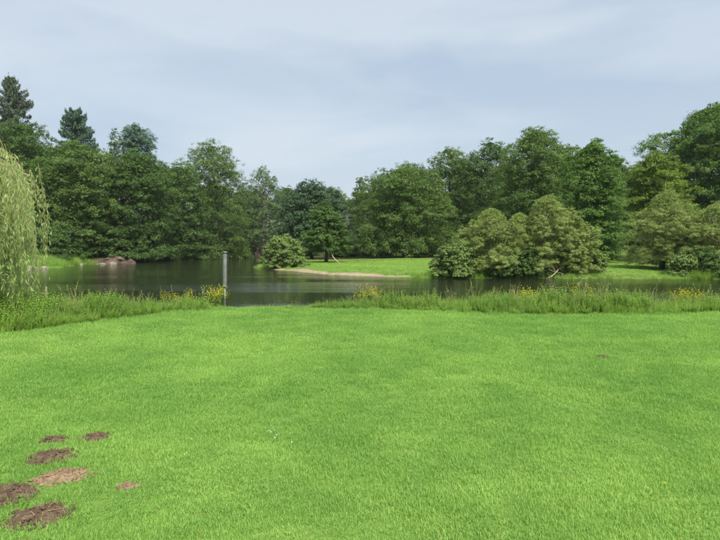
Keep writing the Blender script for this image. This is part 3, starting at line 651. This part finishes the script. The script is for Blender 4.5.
b = MB(); b.tube([(0, 0, zb - 0.025), (0, 0, zb - 0.02), (0, 0, zb + 0.03), (0, 0, zb + 0.034)], [0.03, r * 1.04, r * 1.04, r * 0.9], 24)
mesh_obj('collar', b.mesh('collar', M['steel_dark'], True), root)
for xp, D, yt, lb, w in [(45, 16.4, 287, 'taller weathered wooden stake standing in the water near the bank', 0.028), (55.5, 16.1, 296, 'short thin stake standing in the water near the bank', 0.014)]:
    X = px(xp, D); b = MB(); zt = pz(yt, D)
    b.tube([(0, 0, -1.5), (0.008, 0, zt * 0.4), (0.02, 0, zt - 0.01), (0.02, 0, zt)], [w, w, w * 0.9, w * 0.6], 8)
    o = mesh_obj('wooden_stake', b.mesh('wooden_stake', M['dead'])); o.location = (X, D, 0); tag(o, lb, 'stake')

# ------------------------------------------------------------------ molehills
HILLS = []
def molehill(xp, yp, wid, dep, hgt, mat, seed, label, rot=0.0, crumbs=120, straw=0):
    X, Y = lawn_at(xp, yp); rng = RNG(seed)
    n = 34; u = np.linspace(-1.15, 1.15, n); U, Vv = np.meshgrid(u, u)
    r = np.hypot(U, Vv); ang = np.arctan2(Vv, U)
    edge = 1 + 0.13 * np.sin(3 * ang + seed) + 0.08 * np.sin(5 * ang + 2 * seed)
    rr = r / edge
    Z = hgt * np.clip(1 - rr ** 2, -0.35, 1) * (0.8 + 0.45 * vnoise(U * 2 + seed, Vv * 2, 1.4, 3))
    Z += (vnoise(U + seed * 7, Vv, 7, 3) - 0.5) * 0.035 * (rr < 1.1)
    V = np.stack([U.ravel() * wid / 2, Vv.ravel() * dep / 2, Z.ravel()], 1)
    I, J = np.meshgrid(np.arange(n - 1), np.arange(n - 1), indexing='ij')
    Q = np.stack([I * n + J, I * n + J + 1, (I + 1) * n + J + 1, (I + 1) * n + J], -1).reshape(-1, 4)
    b = MB(); b.add(V, Q)
    ico = np.array([(1, 0, 0), (-1, 0, 0), (0, 1, 0), (0, -1, 0), (0, 0, 1), (0, 0, -1)], float)
    it = np.array([(0, 2, 4), (2, 1, 4), (1, 3, 4), (3, 0, 4), (2, 0, 5), (1, 2, 5), (3, 1, 5), (0, 3, 5)])
    for k in range(crumbs):
        a, q = rng.random() * 6.28, rng.random() ** 0.6 * 1.3
        cx, cy = q * math.cos(a), q * math.sin(a)
        zz = hgt * max(0, 1 - q * q) * 0.95
        s_ = 0.005 + 0.013 * rng.random() ** 2
        b.add(ico * s_ * (0.6 + 0.8 * rng.random((6, 1))) + np.array([cx * wid / 2, cy * dep / 2, zz + s_ * 0.4]), None, it)
    o = mesh_obj('molehill', b.mesh('molehill', M[mat], False)); z0 = h1(X, Y)
    o.location = (X, Y, z0); o.rotation_euler = (0, 0, rot); tag(o, label, 'molehill', 'molehills on the near lawn')
    HILLS.append((X, Y, wid / 2, dep / 2, rot))
    if straw:
        sb = MB()
        for k in range(straw):
            a = rng.random() * 6.28; c0 = np.array([(rng.random() - 0.2) * wid * 0.5, (rng.random() - 0.7) * dep * 0.5, hgt * 0.8 + 0.01])
            e = c0 + np.array([math.cos(a), math.sin(a) * 0.6, 0.1]) * (0.05 + 0.05 * rng.random())
            sb.tube(limb_path(c0, e, rng, 0.12, 5), np.linspace(0.0022, 0.0008, 5), 4)
        tag(mesh_obj('straw', sb.mesh('straw', M['straw']), o), kind='stuff')
molehill(46, 461, 0.33, 0.25, 0.045, 'soil', 1, 'dark brown molehill upright between grass, behind the tan one', 0.2)
molehill(58, 481, 0.33, 0.23, 0.035, 'soil_tan', 2, 'dry light tan crumbly molehill', 0.25, 220)
molehill(2, 498, 0.30, 0.36, 0.032, 'soil', 3, 'spread-out brown molehill beside the tan and straw-strewn ones', 0.9)
molehill(34, 521, 0.33, 0.26, 0.045, 'soil', 4, 'dark brown molehill strewn with dry grass blades', 0.35, 140, 9)
molehill(50, 442, 0.20, 0.13, 0.025, 'soil', 5, 'low flat molehill half grown over with grass', 0.0, 60, 0)
molehill(90, 440, 0.24, 0.16, 0.03, 'soil', 6, 'low dull brown molehill set apart behind the others', 0.1, 80, 3)
molehill(124, 491, 0.13, 0.08, 0.018, 'soil_tan', 7, 'tiny flattened tan molehill in the grass', 0.2, 50, 0)
molehill(605, 357, 0.17, 0.16, 0.02, 'soil', 8, 'lone small reddish molehill far from the others', 0.0, 40)

# ------------------------------------------------------------------ grass: prototype tufts scattered by geometry nodes
def blade(b, base, ang, ln, wid, lean, tint, seg=3, tip_t=0.0):
    q = np.linspace(0, 1, seg + 1); d = np.array([math.cos(ang), math.sin(ang), 0]); side = np.array([-d[1], d[0], 0])
    th = lean * q
    ctr = np.array(base) + d * (ln * np.cumsum(np.r_[0, np.sin(th[1:])]) / seg)[:, None] + np.array([0, 0, 1.0]) * (ln * np.cumsum(np.r_[0, np.cos(th[1:])]) / seg)[:, None]
    w = wid * np.array([0.8, 1.0, 0.7, 0.12]) if seg == 3 else wid * np.r_[0.8, 1.0, np.linspace(0.95, 0.1, seg - 1)]
    V = np.stack([ctr - side * w[:, None] / 2, ctr + side * w[:, None] / 2], 1).reshape(-1, 3)
    Q = [(2 * i, 2 * i + 1, 2 * i + 3, 2 * i + 2) for i in range(seg)]
    b.add(V, Q, None, np.clip(tint + tip_t * np.repeat(q, 2), 0, 1))
def lawn_tuft(seed, n, rad, hh):
    rng = RNG(seed); b = MB()
    for k in range(n):
        a = rng.random() * 6.28; r = rad * math.sqrt(rng.random())
        dry = rng.random() < 0.02
        blade(b, (r * math.cos(a), r * math.sin(a), -0.004), rng.random() * 6.28, hh * (0.55 + 0.7 * rng.random()), 0.0028 * (0.7 + 0.6 * rng.random()), 0.35 + 1.3 * rng.random(), 1.0 if dry else np.clip(rng.normal(0.42, 0.2), 0, 0.88))
    return b.mesh('lawn_tuft', M['lawn'])
def tall_tuft(seed, n, rad):
    rng = RNG(seed); b = MB()
    for k in range(n):
        a = rng.random() * 6.28; r = rad * math.sqrt(rng.random())
        blade(b, (r * math.cos(a), r * math.sin(a), -0.01), a + rng.normal() * 0.8, 0.5 + 0.42 * rng.random(), 0.013 * (0.6 + 0.7 * rng.random()), 0.2 + 1.3 * rng.random() ** 1.3, np.clip(rng.normal(0.45, 0.2), 0, 1), 5)
    return b.mesh('tall_tuft', M['verge'])
def seed_grass(seed, n):
    rng = RNG(seed); b = MB()
    for k in range(n):
        a = rng.random() * 6.28; r = 0.12 * rng.random(); ln = 0.75 + 0.4 * rng.random(); le = 0.12 + 0.25 * rng.random()
        q = np.linspace(0, 1, 6); d = np.array([math.cos(a), math.sin(a), 0])
        P = d * (r + ln * le * q ** 2)[:, None] + np.array([0, 0, 1.0]) * (ln * q * (1 - 0.1 * q))[:, None]
        b.tube(P, np.linspace(0.004, 0.002, 6), 3, cap=False, a=0.3)
        for m_ in range(10):
            u = 0.72 + 0.28 * m_ / 10; c0 = d * (r + ln * le * u ** 2) + np.array([0, 0, ln * u * (1 - 0.1 * u)])
            blade(b, c0, rng.random() * 6.28, 0.05, 0.012, 0.6 + 0.6 * rng.random(), rng.random())
    return b.mesh('seed_grass', M['seed'])
def herb(seed, n):
    rng = RNG(seed); b = MB()
    for k in range(n):
        a = rng.random() * 6.28; r = 0.16 * math.sqrt(rng.random()); ln = 0.6 + 0.45 * rng.random(); le = 0.05 + 0.2 * rng.random()
        d = np.array([math.cos(a), math.sin(a), 0]); q = np.linspace(0, 1, 5)
        P = d * (r + ln * le * q ** 2)[:, None] + np.array([0, 0, 1.0]) * (ln * q)[:, None]
        b.tube(P, np.linspace(0.006, 0.003, 5), 3, cap=False, a=0.3)
        for m_ in range(9):
            u = 0.2 + 0.8 * m_ / 8; c0 = d * (r + ln * le * u * u) + np.array([0, 0, ln * u])
            for s_ in (0, math.pi):
                blade(b, c0, a + m_ * 1.57 + s_ + rng.normal() * 0.2, 0.13 * (1.15 - 0.6 * u), 0.05 * (1.1 - 0.6 * u), 1.1 + 0.7 * rng.random(), np.clip(rng.normal(0.5, 0.2), 0, 1))
    return b.mesh('herb', M['herb'])
def protos(name, meshes):
    col = bpy.data.collections.new(name)
    for i, me in enumerate(meshes):
        col.objects.link(bpy.data.objects.new('%s_%02d_%s' % (name, i, me.name.split('.')[0]), me))
    return col
def scatter(name, label, cat, pts, rot, scl, patch, idx, col):
    me = raw_mesh(name, pts, np.zeros((0, 3), int), None, {'rot': rot, 'scl': scl, 'patch': patch})
    a = me.attributes.new('idx', 'INT', 'POINT'); a.data.foreach_set('value', np.asarray(idx, np.int32))
    o = mesh_obj(name, me); tag(o, label, cat, kind='stuff')
    ng = bpy.data.node_groups.new(name + '_scatter', 'GeometryNodeTree')
    ng.interface.new_socket('Geometry', in_out='INPUT', socket_type='NodeSocketGeometry'); ng.interface.new_socket('Geometry', in_out='OUTPUT', socket_type='NodeSocketGeometry')
    N, L = ng.nodes, ng.links
    gi, go = N.new('NodeGroupInput'), N.new('NodeGroupOutput')
    ci = N.new('GeometryNodeCollectionInfo'); ci.inputs['Collection'].default_value = col; ci.inputs['Separate Children'].default_value = True; ci.inputs['Reset Children'].default_value = True
    ip = N.new('GeometryNodeInstanceOnPoints'); ip.inputs['Pick Instance'].default_value = True
    def na(nm, tp):
        n = N.new('GeometryNodeInputNamedAttribute'); n.data_type = tp; n.inputs['Name'].default_value = nm; return n.outputs['Attribute']
    er = N.new('FunctionNodeEulerToRotation'); L.new(na('rot', 'FLOAT_VECTOR'), er.inputs[0])
    L.new(gi.outputs[0], ip.inputs['Points']); L.new(ci.outputs[0], ip.inputs['Instance']); L.new(na('idx', 'INT'), ip.inputs['Instance Index'])
    L.new(er.outputs[0], ip.inputs['Rotation']); L.new(na('scl', 'FLOAT_VECTOR'), ip.inputs['Scale']); L.new(ip.outputs[0], go.inputs[0])
    md = o.modifiers.new('scatter', 'NODES'); md.node_group = ng
    return o

# the near lawn
rng = RNG(101)
tufts = protos('lawn_tufts', [lawn_tuft(200 + i, 76, 0.095, 0.034) for i in range(8)])
PT, SC = [], []
for (y0, y1, half0, half1, dens, sc) in [(1.6, 3.4, 4.2, 4.2, 300, 0.95), (3.4, 5.5, 4.6, 6.4, 300, 1.0), (5.5, 8.5, 6.4, 9.0, 220, 1.15), (8.5, 12.0, 9.0, 12.0, 160, 1.35), (12.0, 15.0, 12, 14.5, 140, 1.5)]:
    n = int((y1 - y0) * 2 * half1 * dens)
    y = y0 + (y1 - y0) * rng.random(n); x = (rng.random(n) * 2 - 1) * half1
    PT.append(np.stack([x, y], 1)); SC.append(np.full(n, sc))
PT, SC = np.concatenate(PT), np.concatenate(SC)
dl = sdist(LAWN, PT[:, 0], PT[:, 1]); keep = dl < 0.12
for (hx, hy, wa, wb, ro) in HILLS:
    dx, dy = PT[:, 0] - hx, PT[:, 1] - hy
    ux, uy = dx * math.cos(ro) + dy * math.sin(ro), -dx * math.sin(ro) + dy * math.cos(ro)
    keep &= (ux / (wa + 0.015)) ** 2 + (uy / (wb + 0.015)) ** 2 > 0.72 + 0.5 * rng.random(len(PT)) ** 2
worn = np.zeros(len(PT))
for wxp, wyp, wr in [(645, 441, 0.24), (605, 450, 0.12), (655, 447, 0.10), (100, 505, 0.1)]:
    qx, qy = lawn_at(wxp, wyp); worn = np.maximum(worn, np.exp(-(((PT[:, 0] - qx) / wr) ** 2 + ((PT[:, 1] - qy) / (wr * 0.9)) ** 2)))
keep &= rng.random(len(PT)) > worn * 0.6
PT, SC, dl, worn = PT[keep], SC[keep], dl[keep], worn[keep]; n = len(PT)
nz1, nz2, nz3 = vnoise(PT[:, 0], PT[:, 1], 0.55, 3), vnoise(PT[:, 0] + 40, PT[:, 1], 2.6, 2), vnoise(PT[:, 0], PT[:, 1] + 70, 6.0, 2)
patch = np.clip(0.5 + 1.3 * (nz1 - 0.5) + 0.8 * (nz2 - 0.5) + 0.5 * (nz3 - 0.5) + rng.normal(size=n) * 0.10, 0, 1)
hs = SC * (0.75 + 0.9 * (vnoise(PT[:, 0] + 9, PT[:, 1] + 3, 3.2, 2) - 0.25)) * (1 - 0.5 * worn) * (1 + 0.5 * sstep(-0.35, 0.1, dl))
scl = np.stack([SC, SC, hs * (0.8 + 0.4 * rng.random(n))], 1)
rot = np.stack([rng.normal(size=n) * 0.12, rng.normal(size=n) * 0.12, rng.random(n) * 6.28], 1)
scatter('lawn_grass', 'short bright green lawn grass on the near bank', 'grass', np.column_stack([PT, height(PT[:, 0], PT[:, 1])]), rot, scl, patch, rng.integers(0, 8, n), tufts)

# rough verge between lawn and water
vp = protos('verge_plants', [tall_tuft(300 + i, 34, 0.10) for i in range(4)] + [herb(320 + i, 7) for i in range(3)] + [seed_grass(340 + i, 4) for i in range(3)])
n = 40000; x = rng.random(n) * 34 - 17; y = 6 + 11 * rng.random(n)
dl, ds = sdist(LAWN, x, y), shore(x, y)
gap = sstep(-3.45, -3.0, x) * (1 - sstep(-1.9, -0.9, x))
keep = (dl > 0.0) & (ds > -0.15) & (rng.random(n) > 0.45 * gap) & (y < 17)
x, y, dl, ds, gap = x[keep], y[keep], dl[keep], ds[keep], gap[keep]; n = len(x)
hb = np.interp(x, [-9, -6.5, -5.2, -4.4, -3.9, -3.2, -2.4, -1.2, 0.2, 2.2, 3.0, 4.5, 8, 12], [0.50, 0.42, 0.46, 0.46, 0.24, 0.16, 0.14, 0.20, 0.34, 0.30, 0.40, 0.46, 0.42, 0.42])
hv = hb * (0.45 + 0.55 * sstep(0, 0.7, dl)) * (0.45 + 1.15 * vnoise(x, y, 1.5, 2)) * (0.75 + 0.5 * rng.random(n))
hv *= 1 + 0.5 * (1 - sstep(0.3, 1.6, ds))                       # what stands lower on the bank is taller
hm = vnoise(x + 20, y, 0.8, 2)
k = rng.random(n)
idx = np.where(k < 0.08, rng.integers(7, 10, n), np.where(k < 0.08 + 0.9 * sstep(0.22, 0.5, hm), rng.integers(4, 7, n), rng.integers(0, 4, n)))
idx = np.where((gap > 0.3) & (idx >= 4) & (idx < 7), np.where(rng.random(n) < 0.3, rng.integers(7, 10, n), rng.integers(0, 4, n)), idx)
sd = idx >= 7
hv = np.where(sd, hv * (1.0 + 0.6 * rng.random(n)) + 0.06, hv)
wv_ = np.clip(hv * 1.0, 0.28, 0.8)
scl = np.stack([wv_, wv_, hv], 1)
patch = np.clip(0.5 + 1.2 * (vnoise(x, y + 33, 0.9, 3) - 0.5) + rng.normal(size=n) * 0.2, 0, 1)
rot = np.stack([rng.normal(size=n) * 0.12, rng.normal(size=n) * 0.12, rng.random(n) * 6.28], 1)
scatter('bank_grass', 'rough tall grass and nettles along the near river bank', 'grass', np.column_stack([x, y, height(x, y)]), rot, scl, patch, idx, vp)

# far banks: grass fringe and reeds
n = 60000; x = np.where(rng.random(n) < 0.62, -20 + 52 * rng.random(n), -75 + 52 * rng.random(n)); y = np.where(x > -20, 43 + 45 * rng.random(n) ** 1.4, 60 + 45 * rng.random(n))
ds = shore(x, y); wb = vnoise(x, y, 0.35, 3) - 0.5
leftb = x < -20
beach = (x > -11) & (x < 4.5) & (ds < 1.3 - wb * 3.2) & ~leftb
edge = (ds > 0.0) & (ds < 1.2)
keep = (ds > -0.05) & ~beach & np.where(leftb, ds < 6, ds < 34)
x, y, ds, leftb = x[keep], y[keep], ds[keep], leftb[keep]; n = len(x)
sunny = (x > 16.5) & (x < 26)
hv = np.where(leftb, np.where(y < 84, 0.9 + 0.7 * rng.random(n), 0.35), np.where(ds < 1.2, 0.38 * (0.5 + rng.random(n)), 0.10 + 0.05 * rng.random(n)))
hv = np.where(sunny & (ds < 2.2) & (x < 20.5), 0.5 * (0.6 + 0.7 * rng.random(n)), hv)
hv = np.where((~leftb) & (x > 27) & (ds < 2.5), 0.9 * (0.6 + 0.7 * rng.random(n)), hv)
hv = np.where((~leftb) & (x > 4) & (x < 16.5) & (ds < 1.5), 0.5 * (0.5 + rng.random(n)), hv)
wv_ = np.clip(hv * 1.2, 0.5, 1.3)
patch = np.clip(0.75 + 1.0 * (vnoise(x, y + 33, 0.3, 3) - 0.5) + rng.normal(size=n) * 0.15, 0, 1)
rot = np.stack([rng.normal(size=n) * 0.12, rng.normal(size=n) * 0.12, rng.random(n) * 6.28], 1)
farp = protos('far_plants', [tall_tuft(400 + i, 22, 0.16) for i in range(3)])
scatter('far_bank_grass', 'grass and reeds along the far river banks', 'grass', np.column_stack([x, y, height(x, y)]), rot, np.stack([wv_, wv_, hv], 1), patch, rng.integers(0, 3, n), farp)

# ------------------------------------------------------------------ yellow-flowered plants
def flower_plant(seed, hh, nst, heads):
    rng = RNG(seed); st, lf, fl = MB(), MB(), MB()
    for k in range(nst):
        a = rng.random() * 6.28; r = 0.10 * rng.random(); ln = hh * (0.7 + 0.4 * rng.random()); le = 0.1 + 0.3 * rng.random()
        d = np.array([math.cos(a), math.sin(a), 0]); q = np.linspace(0, 1, 6)
        pt = lambda u: d * (r + ln * le * u * u) + np.array([0, 0, ln * u])
        st.tube(np.array([pt(u) for u in q]), np.linspace(0.006, 0.003, 6), 4, cap=False, a=0.4)
        for m_ in range(10):
            u = 0.1 + 0.7 * rng.random(); blade(lf, pt(u), rng.random() * 6.28, 0.14 * (1.1 - 0.6 * u), 0.035, 0.8 + 0.8 * rng.random(), np.clip(rng.normal(0.5, 0.2), 0, 1))
        for m_ in range(heads):
            u = 0.72 + 0.28 * rng.random(); c0 = pt(u); c1 = c0 + np.array([rng.normal() * 0.06, rng.normal() * 0.06, 0.03 + 0.08 * rng.random()])
            st.tube(np.array([c0, (c0 + c1) / 2 + [0, 0, 0.008], c1]), 0.002, 3, cap=False, a=0.5)
            rd = 0.020 + 0.012 * rng.random(); tn = rng.random()
            for p_ in range(6):
                blade(fl, c1, p_ * 1.047 + rng.random() * 0.3, rd, rd * 0.85, 1.0 + 0.5 * rng.random(), tn)
            fl.tube([c1 - [0, 0, 0.003], c1 + [0, 0, 0.006]], rd * 0.4, 5, a=0.2)
    return st.mesh('stems', M['plant']), lf.mesh('leaves', M['plant']), fl.mesh('flower_heads', M['petal'])
kinds = [flower_plant(500 + i, 1.0, 8, 9) for i in range(3)]
def plant(xp, D, ytop, kind, label, group, wide=0.6):
    X = px(xp, D); z0 = h1(X, D); hh = max(0.25, pz(ytop - 3.5, D) - z0)
    r = empty('yellow_flower_plant', (X, D, z0), xp * 1.7); r.scale = (wide, wide, hh); tag(r, label, 'flower', group)
    for nm, me in zip(('stems', 'leaves', 'flower_heads'), kinds[kind]): tag(mesh_obj(nm, me, r), kind='stuff')
i = 0
for lb, gr, spots in [
    ('yellow-flowered plant in the clump on the bank beside the grey post', 'yellow flowers by the post', [(208, 14.7, 293), (213, 14.9, 291), (217, 14.6, 291), (220, 14.8, 296)]),
    ('sparse yellow-flowered plant among the rough grass before the clump by the post', 'sparse yellow flowers left of the post', [(178, 14.2, 296), (190, 14.3, 295), (165, 13.9, 297)]),
    ('tall yellow-flowered plant standing alone in short bank grass opposite the sandy beach', 'yellow flowers opposite the beach', [(362, 14.6, 294), (368, 14.8, 291), (375, 14.5, 293), (381, 14.7, 295)]),
    ('yellow-flowered plant in the nettles opposite the tallest willow bush', 'yellow flowers opposite the tall willow bush', [(520, 13.9, 295), (527, 14.1, 293), (533, 13.8, 296), (540, 14.0, 295)]),
    ('thin yellow-flowered stem among seeding grass opposite the bare branch', 'thin yellow flower stems', [(574, 14.2, 289), (591, 14.4, 290)]),
    ('yellow-flowered plant in the dense clump opposite the overhanging willow bush', 'dense yellow flower clump', [(680, 14.0, 296), (686, 14.1, 294), (692, 13.9, 294), (697, 14.1, 296), (689, 13.8, 297)])]:
    for (xp, D, yt) in spots:
        plant(xp, D, yt, i % 3, lb, gr, 0.42 if 'thin' in lb or 'sparse' in lb else 0.62); i += 1

# clover heads and a dandelion on the lawn
def clover(n, cx, cy, rx, ry, seed, name, label):
    rng = RNG(seed); b = MB()
    for k in range(n):
        x, y = cx + rng.normal() * rx, cy + rng.normal() * ry; z = h1(x, y) + 0.03 + 0.02 * rng.random(); r = 0.006 + 0.004 * rng.random()
        for p_ in range(9):
            blade(b, (x, y, z), rng.random() * 6.28, r * 1.6, r * 0.8, 0.3 + 1.2 * rng.random(), rng.random())
    o = mesh_obj(name, b.mesh(name, M['white_petal'])); tag(o, label, 'flower', kind='stuff')
clover(70, *lawn_at(20, 346), 0.55, 0.25, 1, 'clover_flowers', 'scattered white clover heads in the lawn near the weeping willow')
clover(50, *lawn_at(27, 362), 0.4, 0.15, 2, 'clover_flowers', 'white clover heads in the open lawn away from the bank')
clover(12, *lawn_at(276, 437), 0.08, 0.12, 3, 'clover_flowers', 'few white clover heads in the middle of the lawn')
X, Y = lawn_at(670, 498); z = h1(X, Y); root = empty('dandelion', (X, Y, z)); tag(root, 'single yellow dandelion flower in the short lawn grass', 'flower')
b = MB(); b.tube([(0, 0, -0.01), (0.003, 0, 0.035), (0.004, 0, 0.07)], 0.002, 5, a=0.6); mesh_obj('stem', b.mesh('stem', M['plant']), root)
b = MB(); rng = RNG(4)
for k in range(36): blade(b, (0.004, 0, 0.07), rng.random() * 6.28, 0.016, 0.004, 0.2 + 1.3 * rng.random(), 0.6)
mesh_obj('flower_head', b.mesh('flower_head', M['petal']), root)

# ------------------------------------------------------------------ thin summer haze over the valley
m, N, L = new_mat('haze_air')
out = N.new('ShaderNodeOutputMaterial'); pv = N.new('ShaderNodeVolumePrincipled')
pv.inputs['Color'].default_value = (0.86, 0.92, 1.0, 1); pv.inputs['Density'].default_value = 0.00013; pv.inputs['Anisotropy'].default_value = 0.1
L.new(pv.outputs[0], out.inputs['Volume'])
X0, X1, Y0, Y1, Z0, Z1 = -1700, 1700, -320, 2500, -3.0, 60.0
V = [(x, y, z) for z in (Z0, Z1) for y in (Y0, Y1) for x in (X0, X1)]
Q = [(0, 2, 3, 1), (4, 5, 7, 6), (0, 1, 5, 4), (2, 6, 7, 3), (0, 4, 6, 2), (1, 3, 7, 5)]
tag(mesh_obj('haze', raw_mesh('haze', V, np.array(Q), m)), 'thin pale haze in the valley air', 'haze', kind='stuff')
